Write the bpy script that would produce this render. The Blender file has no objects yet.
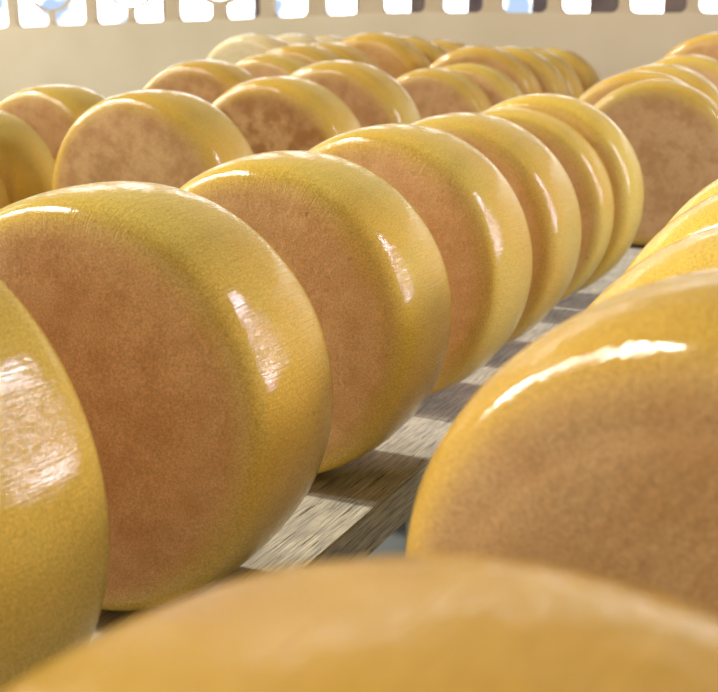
import bpy, bmesh, math, random
from mathutils import Vector, Matrix, Quaternion, noise

S = 0.16                       # metres per scene unit (one unit = radius of a cheese wheel)
C = bpy.context.scene.collection
sc = bpy.context.scene
sc.view_settings.view_transform = 'Standard'
sc.view_settings.look = 'None'
sc.view_settings.exposure = 0.0

# ------------------------------------------------------------------ helpers
def link(name, bm, mat, parent=None, smooth=False):
    me = bpy.data.meshes.new(name)
    bm.normal_update()
    bm.to_mesh(me); bm.free()
    for p in me.polygons: p.use_smooth = smooth
    o = bpy.data.objects.new(name, me)
    C.objects.link(o)
    if mat: me.materials.append(mat)
    if parent: o.parent = parent
    return o

def tag(o, label, cat, group=None, kind=None):
    o['label'] = label; o['category'] = cat
    if group: o['group'] = group
    if kind: o['kind'] = kind
    return o

def add_box(bm, x0, x1, y0, y1, z0, z1, bev=0.0):
    r = bmesh.ops.create_cube(bm, size=1)
    vs = r['verts']
    for v in vs:
        v.co = Vector(((x0+x1)/2+v.co.x*(x1-x0), (y0+y1)/2+v.co.y*(y1-y0), (z0+z1)/2+v.co.z*(z1-z0)))*S
    if bev > 0:
        es = list({e for v in vs for e in v.link_edges})
        bmesh.ops.bevel(bm, geom=es, offset=bev*S, segments=2, affect='EDGES', profile=.6)

def add_prism(bm, pts, y0, y1):
    """polygon in x,z extruded along y"""
    a = [bm.verts.new(Vector((x, y0, z))*S) for x, z in pts]
    b = [bm.verts.new(Vector((x, y1, z))*S) for x, z in pts]
    n = len(pts)
    bm.faces.new(a); bm.faces.new(b[::-1])
    for i in range(n):
        bm.faces.new((a[i], b[i], b[(i+1) % n], a[(i+1) % n]))
    bmesh.ops.recalc_face_normals(bm, faces=bm.faces[:])

# ------------------------------------------------------------------ materials
def new_mat(name):
    m = bpy.data.materials.new(name); m.use_nodes = True
    nt = m.node_tree; nt.nodes.clear()
    out = nt.nodes.new('ShaderNodeOutputMaterial')
    b = nt.nodes.new('ShaderNodeBsdfPrincipled')
    nt.links.new(b.outputs[0], out.inputs[0])
    return m, nt, b

def N(nt, t, **kw):
    n = nt.nodes.new(t)
    for k, v in kw.items():
        if k.startswith('i_'):
            n.inputs[k[2:].replace('_', ' ')].default_value = v
        else: setattr(n, k, v)
    return n

def math_n(nt, op, a, b=None, c=None, clamp=False):
    n = nt.nodes.new('ShaderNodeMath'); n.operation = op; n.use_clamp = clamp
    for i, v in enumerate((a, b, c)):
        if v is None: continue
        if isinstance(v, (int, float)): n.inputs[i].default_value = v
        else: nt.links.new(v, n.inputs[i])
    return n.outputs[0]

def mix(nt, fac, a, b, mode='MIX'):
    n = nt.nodes.new('ShaderNodeMix'); n.data_type = 'RGBA'; n.blend_type = mode
    for s, v in ((n.inputs[0], fac), (n.inputs[6], a), (n.inputs[7], b)):
        if isinstance(v, (int, float)): s.default_value = v
        elif isinstance(v, tuple): s.default_value = (*v, 1) if len(v) == 3 else v
        else: nt.links.new(v, s)
    return n.outputs[2]

def remap(nt, v, a, b, lo=0., hi=1.):
    n = nt.nodes.new('ShaderNodeMapRange'); n.clamp = True
    n.interpolation_type = 'SMOOTHSTEP'
    nt.links.new(v, n.inputs[0])
    n.inputs[1].default_value = a; n.inputs[2].default_value = b
    n.inputs[3].default_value = lo; n.inputs[4].default_value = hi
    return n.outputs[0]

def cheese_material(name, rim, face, spot):
    """waxed rind: rim tinted lemon for the yellow light it catches, browner flat face; everything from the wheel's own coordinates"""
    m, nt, b = new_mat(name)
    L = nt.links.new
    tc = N(nt, 'ShaderNodeTexCoord'); info = N(nt, 'ShaderNodeObjectInfo')
    sep = N(nt, 'ShaderNodeSeparateXYZ'); L(tc.outputs['Object'], sep.inputs[0])
    x, y, z = sep.outputs
    rad = math_n(nt, 'SQRT', math_n(nt, 'ADD', math_n(nt, 'MULTIPLY', x, x), math_n(nt, 'MULTIPLY', z, z)))
    off = N(nt, 'ShaderNodeVectorMath', operation='ADD')
    L(tc.outputs['Object'], off.inputs[0])
    rnd = N(nt, 'ShaderNodeCombineXYZ'); r7 = math_n(nt, 'MULTIPLY', info.outputs['Random'], 37.)
    L(r7, rnd.inputs[0]); L(r7, rnd.inputs[2]); L(rnd.outputs[0], off.inputs[1])
    P = off.outputs[0]
    def noise_(scale, detail=3, rough=.55, vec=P):
        n = N(nt, 'ShaderNodeTexNoise'); n.inputs['Scale'].default_value = scale
        n.inputs['Detail'].default_value = detail; n.inputs['Roughness'].default_value = rough
        L(vec, n.inputs['Vector']); return n.outputs['Fac']
    big = noise_(9); mid = noise_(32, 4, .6); fine = noise_(650, 2, .7)
    # face mask: 1 inside the flat faces
    wob = math_n(nt, 'MULTIPLY', math_n(nt, 'SUBTRACT', big, .5), .03)
    fm = remap(nt, math_n(nt, 'ADD', rad, wob), .95*S, .76*S)
    # mottle amount comes from the object (0..1)
    at = N(nt, 'ShaderNodeAttribute'); at.attribute_type = 'OBJECT'; at.attribute_name = 'mottle'
    mot = at.outputs['Fac']
    rimc = mix(nt, remap(nt, big, .35, .65), rim, tuple(c*k for c, k in zip(rim, (1.03, .93, .8))))
    facec = mix(nt, remap(nt, mid, .35, .7), face, tuple(c*k for c, k in zip(face, (.9, .82, .75))))
    facec = mix(nt, math_n(nt, 'MULTIPLY', mot, remap(nt, mid, .42, .62)), facec, spot)
    # brown ring where a face meets its rim, only on the crusty ones
    ring = math_n(nt, 'MULTIPLY', remap(nt, rad, .55*S, .78*S), remap(nt, rad, .90*S, .80*S))
    ring = math_n(nt, 'MULTIPLY', math_n(nt, 'MULTIPLY', ring, mot), remap(nt, big, .35, .6))
    facec = mix(nt, math_n(nt, 'MULTIPLY', ring, .8), facec, spot)
    col = mix(nt, fm, rimc, facec)
    # small pits and scuffs
    vor = N(nt, 'ShaderNodeTexVoronoi'); vor.inputs['Scale'].default_value = 26; L(P, vor.inputs['Vector'])
    pit = math_n(nt, 'MULTIPLY', remap(nt, vor.outputs['Distance'], .085, .03), remap(nt, mid, .5, .6))
    col = mix(nt, math_n(nt, 'MULTIPLY', pit, .5), col, spot)
    # fine grain of the rind
    g = remap(nt, fine, .25, .75, .74, 1.24)
    gc = N(nt, 'ShaderNodeCombineXYZ')
    for i in range(3): L(g, gc.inputs[i])
    col = mix(nt, 1., col, gc.outputs[0], 'MULTIPLY')
    hv = N(nt, 'ShaderNodeHueSaturation'); L(col, hv.inputs['Color'])
    L(math_n(nt, 'ADD', .494, math_n(nt, 'MULTIPLY', info.outputs['Random'], .010)), hv.inputs['Hue'])
    L(math_n(nt, 'ADD', .95, math_n(nt, 'MULTIPLY', info.outputs['Random'], .10)), hv.inputs['Value'])
    at2 = N(nt, 'ShaderNodeAttribute'); at2.attribute_type = 'OBJECT'; at2.attribute_name = 'orange'
    col = mix(nt, at2.outputs['Fac'], hv.outputs[0], (.66, .33, .06))
    at3 = N(nt, 'ShaderNodeAttribute'); at3.attribute_type = 'OBJECT'; at3.attribute_name = 'deep'
    col = mix(nt, at3.outputs['Fac'], col, (0., 0., 0.))
    L(col, b.inputs['Base Color'])
    b.inputs['Subsurface Weight'].default_value = 0.0
    L(math_n(nt, 'ADD', mix_val(nt, fm, .07, .45), math_n(nt, 'MULTIPLY', mid, .05)), b.inputs['Roughness'])
    b.inputs['Specular IOR Level'].default_value = .55
    # brushed streaks across the rim (along the axle) + pimply wax
    ang = math_n(nt, 'ARCTAN2', x, z)
    sv = N(nt, 'ShaderNodeCombineXYZ')
    L(math_n(nt, 'MULTIPLY', ang, 55.), sv.inputs[0]); L(math_n(nt, 'MULTIPLY', y, 16.), sv.inputs[1]); L(r7, sv.inputs[2])
    streak = noise_(1.6, 4, .62, sv.outputs[0])
    streak = math_n(nt, 'MULTIPLY', streak, math_n(nt, 'SUBTRACT', 1., fm))
    pim = noise_(150, 2, .5)
    hgt = math_n(nt, 'ADD', math_n(nt, 'MULTIPLY', streak, .9), math_n(nt, 'MULTIPLY', pim, .25))
    hgt = math_n(nt, 'ADD', hgt, math_n(nt, 'MULTIPLY', mid, .14))
    at4 = N(nt, 'ShaderNodeAttribute'); at4.attribute_type = 'OBJECT'; at4.attribute_name = 'pimple'
    dots = noise_(95, 3, .55)
    hgt = math_n(nt, 'ADD', hgt, math_n(nt, 'MULTIPLY', math_n(nt, 'MULTIPLY', dots, at4.outputs['Fac']), math_n(nt, 'SUBTRACT', 1.05, fm)))
    hgt = math_n(nt, 'SUBTRACT', hgt, math_n(nt, 'MULTIPLY', pit, .6))
    bp = N(nt, 'ShaderNodeBump'); bp.inputs['Strength'].default_value = .22; bp.inputs['Distance'].default_value = .006
    L(hgt, bp.inputs['Height']); L(bp.outputs[0], b.inputs['Normal'])
    return m

def mix_val(nt, fac, a, b):
    n = nt.nodes.new('ShaderNodeMapRange'); nt.links.new(fac, n.inputs[0])
    n.inputs[3].default_value = a; n.inputs[4].default_value = b
    return n.outputs[0]

M_CHEESE = cheese_material('cheese_rind', (.70, .505, .105), (.81, .515, .24), (.42, .19, .055))
M_PALE = cheese_material('pale_cheese_rind', (.74, .63, .38), (.78, .66, .42), (.55, .42, .24))

def wood_material():
    m, nt, b = new_mat('weathered_wood'); L = nt.links.new
    tc = N(nt, 'ShaderNodeTexCoord')
    mp = N(nt, 'ShaderNodeMapping'); mp.inputs['Scale'].default_value = (1., .055, 1.)
    L(tc.outputs['Object'], mp.inputs[0])
    def noise_(scale, detail, rough, vec):
        n = N(nt, 'ShaderNodeTexNoise'); n.inputs['Scale'].default_value = scale
        n.inputs['Detail'].default_value = detail; n.inputs['Roughness'].default_value = rough
        L(vec, n.inputs['Vector']); return n.outputs['Fac']
    gr = noise_(420, 4, .6, mp.outputs[0]); cr = noise_(240, 4, .65, mp.outputs[0]); bl = noise_(26, 3, .5, tc.outputs['Object'])
    col = mix(nt, remap(nt, gr, .3, .7), (.27, .262, .235), (.57, .53, .42))
    col = mix(nt, math_n(nt, 'MULTIPLY', remap(nt, cr, .60, .67), .85), col, (.09, .07, .05))
    col = mix(nt, math_n(nt, 'MULTIPLY', remap(nt, bl, .4, .7), .35), col, (.22, .21, .20))
    L(col, b.inputs['Base Color']); b.inputs['Roughness'].default_value = .8; b.inputs['Specular IOR Level'].default_value = .1
    bp = N(nt, 'ShaderNodeBump'); bp.inputs['Strength'].default_value = .5; bp.inputs['Distance'].default_value = .002
    L(math_n(nt, 'SUBTRACT', gr, remap(nt, cr, .55, .66)), bp.inputs['Height']); L(bp.outputs[0], b.inputs['Normal'])
    return m
M_WOOD = wood_material()

def plain(name, c1, c2, scale=6., rough=.85, bump=.1):
    m, nt, b = new_mat(name); L = nt.links.new
    tc = N(nt, 'ShaderNodeTexCoord')
    n = N(nt, 'ShaderNodeTexNoise'); n.inputs['Scale'].default_value = scale; n.inputs['Detail'].default_value = 5
    L(tc.outputs['Object'], n.inputs['Vector'])
    L(mix(nt, remap(nt, n.outputs['Fac'], .3, .7), c1, c2), b.inputs['Base Color'])
    b.inputs['Roughness'].default_value = rough
    bp = N(nt, 'ShaderNodeBump'); bp.inputs['Strength'].default_value = bump; bp.inputs['Distance'].default_value = .01
    L(n.outputs['Fac'], bp.inputs['Height']); L(bp.outputs[0], b.inputs['Normal'])
    return m
M_WALL = plain('beige_plaster', (.78, .68, .50), (.84, .74, .56), 3.)
M_BLOCK = plain('sand_cement_block', (.66, .54, .38), (.74, .62, .45), 8.)
M_DARK = plain('dark_post', (.10, .085, .11), (.20, .15, .13), 9.)
M_FLOOR = plain('grey_concrete', (.10, .12, .13), (.16, .18, .19), 4.)

# ------------------------------------------------------------------ cheese wheels
PROF = [(-1, -1.), (-1.015, -.80), (-1.02, -.50), (-1.012, -.34), (-1, -.22), (-.985, -.15), (-.95, -.095), (-.89, -.055), (-.80, -.028),
        (-.62, -.010), (-.4, .0), (-.2, .005), (0, .006)]
def wheel_mesh(seed, t, round_=0.):
    rng = random.Random(seed)
    prof = [(a, 1+dr) for a, dr in PROF]
    if round_ > 0:      # softer, fuller shoulder
        prof = [(a, r+(round_*((1-min(1, abs(a))**2.6)**(1/2.6)*.32+.68-1-(r-1)))*min(1, max(0, (r-.45)/.35))**2*(3-2*min(1, max(0, (r-.45)/.35))) + 0) for a, r in prof]
    full = prof + [(-a, r) for a, r in prof[-2::-1]]
    # resample finer on the shoulder
    rings = []
    for (a0, r0), (a1, r1) in zip(full, full[1:]):
        for k in range(2): rings.append((a0+(a1-a0)*k/2, r0+(r1-r0)*k/2))
    rings.append(full[-1])
    rings = [q for q in rings if q[1] > .02]
    n = 112
    bm = bmesh.new()
    off = Vector((rng.uniform(0, 50), rng.uniform(0, 50), rng.uniform(0, 50)))
    def disp(p):
        return 0.007*noise.noise(p*1.3+off) + .002*noise.noise(p*3.1+off)
    R = []
    for a, r in rings:
        ring = []
        for i in range(n):
            th = 2*math.pi*i/n
            p = Vector((r*math.sin(th), a*t, r*math.cos(th)))
            d = disp(p)
            k = 1+d*(1 if r > .6 else 0)
            q = Vector((p.x*k, p.y+(d*1.2 if abs(a) > .9 else 0)*(1 if a > 0 else -1), p.z*k))
            ring.append(bm.verts.new(q*S))
        R.append(ring)
    for A, B in zip(R, R[1:]):
        for i in range(n):
            bm.faces.new((A[i], A[(i+1) % n], B[(i+1) % n], B[i]))
    for ring, a in ((R[0], -1.), (R[-1], 1.)):
        c = bm.verts.new(Vector((0, a*t, 0))*S)
        for i in range(n):
            f = (ring[(i+1) % n], ring[i], c) if a < 0 else (ring[i], ring[(i+1) % n], c)
            bm.faces.new(f)
    bmesh.ops.recalc_face_normals(bm, faces=bm.faces[:])
    return bm

T0 = .4226
# key: x, y, yaw, lean, radius, half thickness, mottle, orange, label
WHEELS = [
 # middle row, from near to far
 (-3.479, 2.732, .1152, .0244, 1.014, T0, .0, .0, 'near cheese wheel cut off by the lower left edge, broad white shine on its rim', 'middle'),
 (-3.379, 4.193, -.0819, -.0319, .998, T0, .1, .0, 'largest whole cheese wheel at left, broad lemon rim and scuffed face with small pits', 'middle'),
 (-3.491, 5.999, -.0318, -.0030, .983, T0, .05, .0, 'cheese wheel just behind the largest whole one, bright square shine on its right rim', 'middle'),
 (-3.532, 7.603, .0188, -.0216, 1.004, T0, .05, .0, 'cheese wheel second behind the largest whole one, shine on its right rim', 'middle'),
 (-3.557, 8.978, .0035, -.0009, .996, T0, .0, .0, 'fifth cheese wheel of the middle row, narrow upright shine on its rim', 'middle'),
 (-3.617, 10.431, -.0390, .0066, .970, .285, .0, .0, 'slim cheese wheel pressed against the last one before the gap in the middle row', 'middle'),
 (-3.559, 11.149, .0300, -.0164, 1.014, .325, .1, .0, 'last cheese wheel before the gap in the middle row, its far side facing bare board', 'middle'),
 (-3.204, 14.496, -.1372, .0200, 1.015, .31, .25, .08, 'cheese wheel with a wide brown face standing just past the gap in the middle row', 'middle'),
 (-3.575, 15.29, -.05, .0018, 1.049, .31, .0, .0, 'cheese wheel right behind the wide brown face past the gap, only its rim showing', 'middle'),
 (-3.619, 16.486, .0049, -.0011, 1.073, T0, .0, .05, 'second cheese wheel behind the wide brown face past the gap in the middle row', 'middle'),
 (-3.656, 18.641, .0141, -.0032, 1.107, T0, .0, .0, 'greenish yellow cheese wheel at the far right, third behind the wide brown face', 'middle'),
 (-3.704, 21.571, .0525, -.0112, 1.260, T0, .3, .25, 'orange brown cheese wheel near the top right corner against the beige wall', 'middle'),
 (-3.25, 23.6, .0, .0, 1.34, T0, .2, .35, 'farthest orange cheese wheel peeking in at the top right corner', 'middle'),
 # right-hand row
 (-.316, .941, .1104, -.0522, 1.071, T0, .0, .65, 'blurred cheese wheel closest to the camera along the bottom edge', 'right'),
 (-.30, 3.131, .13, .0431, 1.050, T0, .0, .25, 'large cheese wheel at right, smooth brown face and white shine on its shoulder', 'right'),
 (-.392, 4.546, -.0750, .0055, 1.012, T0, .0, .0, 'cheese wheel directly behind the large smooth-faced one at right, speckled shiny rim', 'right'),
 (-.458, 5.752, -.0986, .0048, 1.025, T0, .0, .0, 'third cheese wheel of the right-hand row, counting from the smooth-faced one', 'right'),
 (-.515, 6.887, -.0230, .0012, 1.035, T0, .0, .0, 'farthest visible cheese wheel of the right-hand row, a thin sliver at the right edge', 'right'),
 # first row to the left of the middle one
 (-6.809, 9.186, -.0354, -.0209, 1.037, T0, .35, .1, 'cheese wheel with a mottled brown face and white glints on top, above the biggest wheel', 'left'),
 (-6.820, 11.569, -.0444, -.0110, 1.050, T0, .75, .1, 'cheese wheel with dark crusty brown ring stains on its face', 'left'),
 (-6.951, 13.308, -.0398, -.0086, 1.114, T0, .3, .05, 'smooth cheese wheel right behind the crusty ring-stained one', 'left'),
 (-7.087, 16.660, -.08, .0070, 1.007, .39, .2, .08, 'front cheese wheel of a close pair seen above the centre of the middle row', 'left'),
 (-6.902, 17.62, -.05, -.0110, 1.033, .39, .1, .05, 'rear cheese wheel of the close pair seen above the centre of the middle row', 'left'),
 (-7.219, 18.950, -.0988, .0201, 1.149, T0, .4, .25, 'front orange cheese wheel of the far tight cluster, glint on its upper left rim', 'left'),
 (-7.04, 19.900, -.0280, .0014, 1.138, T0, .3, .15, 'second cheese wheel in the far tight cluster by the wall', 'left'),
 (-7.127, 21.151, -.0612, .0008, 1.117, T0, .3, .12, 'third cheese wheel in the far tight cluster by the wall', 'left'),
 (-7.126, 22.598, .0101, .0070, 1.098, T0, .4, .10, 'last cheese wheel of the far tight cluster, round rim against the beige wall', 'left'),
 # second row to the left
 (-8.95, 8.15, -.20, -.0072, .86, T0, .1, .0, 'lowest cheese wheel at the left edge, a small corner above the largest whole wheel', 'outer'),
 (-9.307, 9.335, -.0161, -.0310, .903, T0, .1, .0, 'cheese wheel at the left edge, greenish yellow rim overlapping the one behind', 'outer'),
 (-9.322, 10.690, -.0170, -.0105, .992, T0, .3, .15, 'cheese wheel at upper left standing out against the wall, brown face and glint on top', 'outer'),
 (-9.388, 13.880, -.1029, .0057, 1.089, T0, .5, .22, 'orange-faced cheese wheel behind the mottled one, first past a wide gap', 'outer'),
 (-9.471, 15.900, .0045, -.0014, 1.101, T0, .2, .12, 'cheese wheel just below the nearest pale wheel, behind the orange-faced one', 'outer'),
 (-9.490, 16.820, .0058, .0072, 1.167, T0, .2, .2, 'cheese wheel with a pinkish glint on top just right of the pale wheels', 'outer'),
 (-9.495, 17.745, .0135, -.0017, 1.169, T0, .2, .2, 'cheese wheel squeezed behind the one with the pinkish glint', 'outer'),
 (-9.56, 19.690, .0071, .0059, 1.247, T0, .3, .35, 'tallest orange cheese wheel on the skyline of the outer left row', 'outer'),
 (-9.503, 20.934, -.0101, .0023, 1.208, T0, .3, .2, 'cheese wheel close behind the tallest orange one on the skyline', 'outer'),
 (-9.500, 22.713, .0215, -.0082, 1.164, T0, .3, .15, 'farthest cheese wheel of the outer left row, low yellow rim by the wall', 'outer'),
 # palest, farthest left row
 (-12.45, 20.2, .0, .0, 1.22, T0, .0, -1, 'pale cream cheese wheel, nearest of the three pale ones before the wall', 'pale'),
 (-12.45, 21.75, .0, .0, 1.21, T0, .0, -1, 'pale cream cheese wheel in the middle of the three pale ones before the wall', 'pale'),
 (-12.45, 23.25, .0, .0, 1.19, T0, .0, -1, 'pale cream cheese wheel, farthest of the three pale ones before the wall', 'pale'),
]
DEEP = {7: .2, 13: .30, 14: .25}      # colour darkened on wheels the fill light leaves too bright
ROWS = {'middle': 'cheese wheels on the middle board', 'right': 'cheese wheels on the right-hand board',
        'left': 'cheese wheels on the board left of the middle one', 'outer': 'cheese wheels on the outer left board',
        'pale': 'pale cheese wheels before the far wall'}
for i, (x, y, yaw, lean, R, t, mot, orange, label, row) in enumerate(WHEELS):
    o = link('cheese_wheel', wheel_mesh(i+3, t/R, .75 if row == 'right' else .12), M_PALE if orange < 0 else M_CHEESE, smooth=True)
    o.rotation_euler = (lean, 0, -yaw)
    o.scale = (R, R, R)
    o['mottle'] = float(mot); o['orange'] = float(max(orange, 0)); o['deep'] = DEEP.get(i, .10 if row in ('left', 'outer') else .05 if row == 'middle' and i > 7 else 0.); o['pimple'] = 1.0 if row == 'right' else .25
    # rest the lowest point on the board
    Mx = Matrix.Rotation(-yaw, 4, 'Z') @ Matrix.Rotation(lean, 4, 'X')
    zmin = min((Mx @ v.co).z for v in o.data.vertices)*R - .0004
    o.location = (x*S, y*S, -zmin)
    tag(o, label, 'cheese', ROWS[row])

# ------------------------------------------------------------------ boards, bearers, floor
def board(x_near, x_far, width, y0, y1, label):
    bm = bmesh.new()
    r = bmesh.ops.create_cube(bm, size=1)
    th = .28
    for v in r['verts']:
        xr = x_near if v.co.y < 0 else x_far
        v.co = Vector((xr-(width if v.co.x < 0 else 0), y0 if v.co.y < 0 else y1, -th if v.co.z < 0 else 0))*S
    bmesh.ops.bevel(bm, geom=bm.edges[:], offset=.012*S, segments=2, affect='EDGES')
    o = link('wooden_board', bm, M_WOOD)
    tag(o, label, 'board', 'long boards the cheeses stand on')
board(-2.62, -2.98, 1.7, .2, 25, 'weathered wooden board under the middle row, sunlit stripes between the wheels')
board(.45, .25, 1.6, -.4, 25, 'wooden board under the right-hand row of cheese wheels')
board(-5.95, -6.2, 1.75, 5, 25, 'wooden board under the row with the mottled and crusty wheels')
board(-8.45, -8.6, 1.75, 5, 25, 'wooden board under the outer left row of cheese wheels')
board(-11.6, -11.6, 1.75, 14, 25, 'wooden board under the three pale cheese wheels')
for k, (y, where) in enumerate(((1.9, 'nearest the camera'), (9.6, 'under the middle of the boards'), (17.4, 'toward the far end'), (24.2, 'closest to the wall'))):
    e = bpy.data.objects.new('trestle', None); C.objects.link(e); e.location = (0, y*S, -4.6*S)
    tag(e, 'wooden trestle carrying the cheese boards, '+where, 'trestle', 'trestles under the boards')
    def part(name, *b):
        bm = bmesh.new(); add_box(bm, *b, bev=.02); link(name, bm, M_WOOD, e)
    x0 = -8 if k == 0 else -14
    part('crossbeam', -13.6, .6, -.22, .22, 4.6-.28-.5, 4.6-.28)
    for xx in (-13.2, -8, -4, .2): part('leg', xx-.2, xx+.2, -.2, .2, 0, 4.6-.78)

bm = bmesh.new(); add_box(bm, -50, 26, -6, 30, -4.9, -4.6)
f = link('floor', bm, M_FLOOR); f['kind'] = 'structure'

# ------------------------------------------------------------------ back wall with pierced cement blocks
WY0, WY1 = 27., 27.22
SILL = [(-50, 2.36), (-25.4, 2.47), (-23.5, 2.54), (-20, 2.65), (-15.5, 2.79), (-12.4, 2.90), (26, 2.86)]
def sill(x):
    for (a, za), (b, zb) in zip(SILL, SILL[1:]):
        if a <= x <= b+1e-6: return za+(zb-za)*(x-a)/(b-a)
    return 2.8
bm = bmesh.new()
add_prism(bm, [(-50, -4.6)]+[(26, -4.6)]+SILL[::-1], WY0, WY1)
o = link('wall_back', bm, M_WALL); o['kind'] = 'structure'
TOPZ = 5.4
bm = bmesh.new(); add_box(bm, -50, 26, WY0, WY1, TOPZ, 12)
o = link('trim_1', bm, M_WALL); o['kind'] = 'structure'
# openings (x0,x1) pairs across the wall, one pierced block per pair
PAIRS = [((-28.0, -26.6), (-26.4, -25.15)), ((-24.84, -23.60), (-23.49, -22.25)), ((-21.93, -20.77), (-20.63, -19.50)), ((-19.09, -17.95), (-17.57, -16.45)),
         ((-16.08, -15.04), (-14.57, -13.57)), ((-12.93, -11.75), (-11.34, -10.25)), ((-9.80, -8.65), (-8.33, -6.97)),
         ((-6.74, -5.45), (-5.21, -4.1)), ((-3.7, -2.9), (-2.3, -1.5)), ((-.8, 0), (.7, 1.5)), ((2.2, 3.0), (3.7, 4.5))]
prev = -50.
def corner(bm, x, z, r, sx):
    """solid fillet in a bottom corner of an opening: sx=+1 left corner, -1 right corner"""
    pts = [(x, z-.03), (x+sx*r, z-.03)]
    for k in range(7):
        a = math.pi/2*k/6
        pts.append((x+sx*(r-r*math.sin(a)), z+r-r*math.cos(a)))
    if sx < 0: pts = pts[::-1]
    add_prism(bm, pts, WY0+.012, WY1-.012)
for n, ((a0, a1), (b0, b1)) in enumerate(PAIRS):
    bm = bmesh.new()
    nxt = PAIRS[n+1][0][0] if n+1 < len(PAIRS) else 26.
    zs = lambda x: sill(x)
    def post(x0, x1, top=TOPZ):
        add_prism(bm, [(x0, zs(x0)), (x1, zs(x1)), (x1, top), (x0, top)], WY0+.01, WY1-.01)
    if n == 0: post(-50, a0)
    ring = n in (0, 1, 2, 3)
    if ring: post(a1, b0, zs(a1)+.42)
    else: post(a1, b0)
    post(b1, nxt)
    for x, s in ((a0, 1), (a1, -1), (b0, 1), (b1, -1)): corner(bm, x, zs(x), .17, s)
    if ring:
        cx, ro, ri = (a1+b0)/2, .98, .91
        if n == 3: ro, ri = 1.0, .88
        cz = zs(cx)+.36+ro
        K = 40
        for k in range(K):
            t0, t1 = 2*math.pi*k/K, 2*math.pi*(k+1)/K
            add_prism(bm, [(cx+ri*math.sin(t0), cz+ri*math.cos(t0)), (cx+ro*math.sin(t0), cz+ro*math.cos(t0)),
                           (cx+ro*math.sin(t1), cz+ro*math.cos(t1)), (cx+ri*math.sin(t1), cz+ri*math.cos(t1))], WY0+.05, WY1-.05)
        post_top = cz+ro-.02
        add_prism(bm, [(cx-.07, post_top), (cx+.07, post_top), (cx+.07, TOPZ), (cx-.07, TOPZ)], WY0+.02, WY1-.02)
    o = link('window_%d' % (n+1), bm, M_BLOCK); o['kind'] = 'structure'

# dark posts added just outside to darken the right side of the openings further right
posts = [(-20.6, -20.3), (-17.5, -17.15), (-12.78, -12.2), (-11.2, -10.6), (-9.5, -8.9), (-8.05, -7.15), (-6.28, -5.5), (-14.35, -14.1)]
for k, (x0, x1) in enumerate(posts):
    bm = bmesh.new(); add_box(bm, x0, x1, 28.4, 28.7, -4.9, 9, .05)
    o = link('trim_%d' % (k+2), bm, M_DARK); o['kind'] = 'structure'

# ------------------------------------------------------------------ sky, lamps, camera
w = bpy.data.worlds.new('sky'); sc.world = w; w.use_nodes = True
nt = w.node_tree; nt.nodes.clear(); L = nt.links.new
out = nt.nodes.new('ShaderNodeOutputWorld'); bg = nt.nodes.new('ShaderNodeBackground'); L(bg.outputs[0], out.inputs[0])
tc = nt.nodes.new('ShaderNodeTexCoord'); sep = nt.nodes.new('ShaderNodeSeparateXYZ'); L(tc.outputs['Generated'], sep.inputs[0])
# bright hazy sky low over the far side, soft warm light elsewhere
nz = nt.nodes.new('ShaderNodeTexNoise'); nz.inputs['Scale'].default_value = 26.; L(tc.outputs['Generated'], nz.inputs['Vector'])
sky = mix(nt, remap(nt, nz.outputs['Fac'], .52, .65), (5, 5, 5), (.55, .72, 1.0))
facy = remap(nt, sep.outputs[1], .58, .68)
facz = remap(nt, sep.outputs[2], .20, .13)
# a dim roofed hall: dark overhead, light reaching in low from behind and from the right
low = remap(nt, sep.outputs[2], .75, .15)
amb = mix(nt, low, (.12, .11, .095), (.42, .375, .30))
amb = mix(nt, math_n(nt, 'MULTIPLY', low, remap(nt, sep.outputs[1], .1, -.8)), amb, (.84, .74, .56))
amb = mix(nt, math_n(nt, 'MULTIPLY', low, remap(nt, sep.outputs[0], .3, .9)), amb, (.78, .70, .56))
L(mix(nt, math_n(nt, 'MULTIPLY', facy, facz), amb, sky), bg.inputs['Color'])
bg.inputs['Strength'].default_value = 1.0

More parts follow.
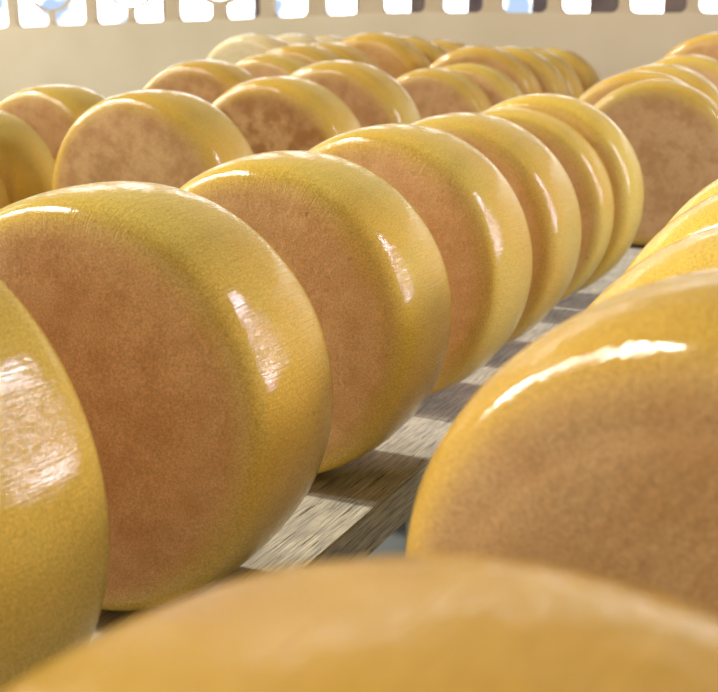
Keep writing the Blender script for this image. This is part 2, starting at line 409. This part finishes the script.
sun = bpy.data.lights.new('sun', 'SUN'); sun.energy = 4.3; sun.angle = math.radians(2.4); sun.color = (1, .93, .78)
so = bpy.data.objects.new('sun', sun); C.objects.link(so)
d = Vector((math.cos(math.radians(34))*.99, -math.cos(math.radians(34))*-.045, -math.sin(math.radians(34))))
so.rotation_euler = d.to_track_quat('-Z', 'Y').to_euler(); so.location = (-3, 2, 4)

def area_light(name, loc, target, sx, sy, power, col):
    l = bpy.data.lights.new(name, 'AREA'); l.shape = 'RECTANGLE'; l.size = sx*S; l.size_y = sy*S; l.energy = power; l.color = col
    o = bpy.data.objects.new(name, l); C.objects.link(o); o.location = Vector(loc)*S
    dd = (Vector(target)-Vector(loc)); o.rotation_euler = dd.to_track_quat('-Z', 'Y').to_euler()
area_light('right_window_light', (10, 13.2, 6.9), (-3, 9, 1), 4.6, 1.8, 48, (.84, .82, 1.0))
area_light('left_window_light', (-20, 1.5, 12.5), (-4, 5, 1), 2.2, 2.2, 42, (1, .95, .85))

area_light('left_wall_fill', (-31, 18, 8), (-24, 27, 1.5), 5, 4, 22, (1, .96, .86))  # added fill lamp, brightens the left end of the back wall
cam = bpy.data.cameras.new('camera'); co = bpy.data.objects.new('camera', cam); C.objects.link(co); sc.camera = co
f, yaw, pitch, roll, H = 1154.861, .464198699, .275992159, .0028165316, 2.742626
fw = Vector((-math.sin(yaw)*math.cos(pitch), math.cos(yaw)*math.cos(pitch), -math.sin(pitch)))
r = Vector((math.cos(yaw), math.sin(yaw), 0)); u = r.cross(fw)
r2 = r*math.cos(roll)+u*math.sin(roll); u2 = -r*math.sin(roll)+u*math.cos(roll)
Mw = Matrix((r2, u2, -fw)).transposed().to_4x4(); Mw.translation = Vector((0, 0, H*S))
co.matrix_world = Mw
cam.sensor_fit = 'HORIZONTAL'; cam.sensor_width = 36.; cam.lens = f/718*36
cam.clip_start = .01; cam.clip_end = 100
cam.dof.use_dof = True; cam.dof.focus_distance = 6.0*S; cam.dof.aperture_fstop = 12.
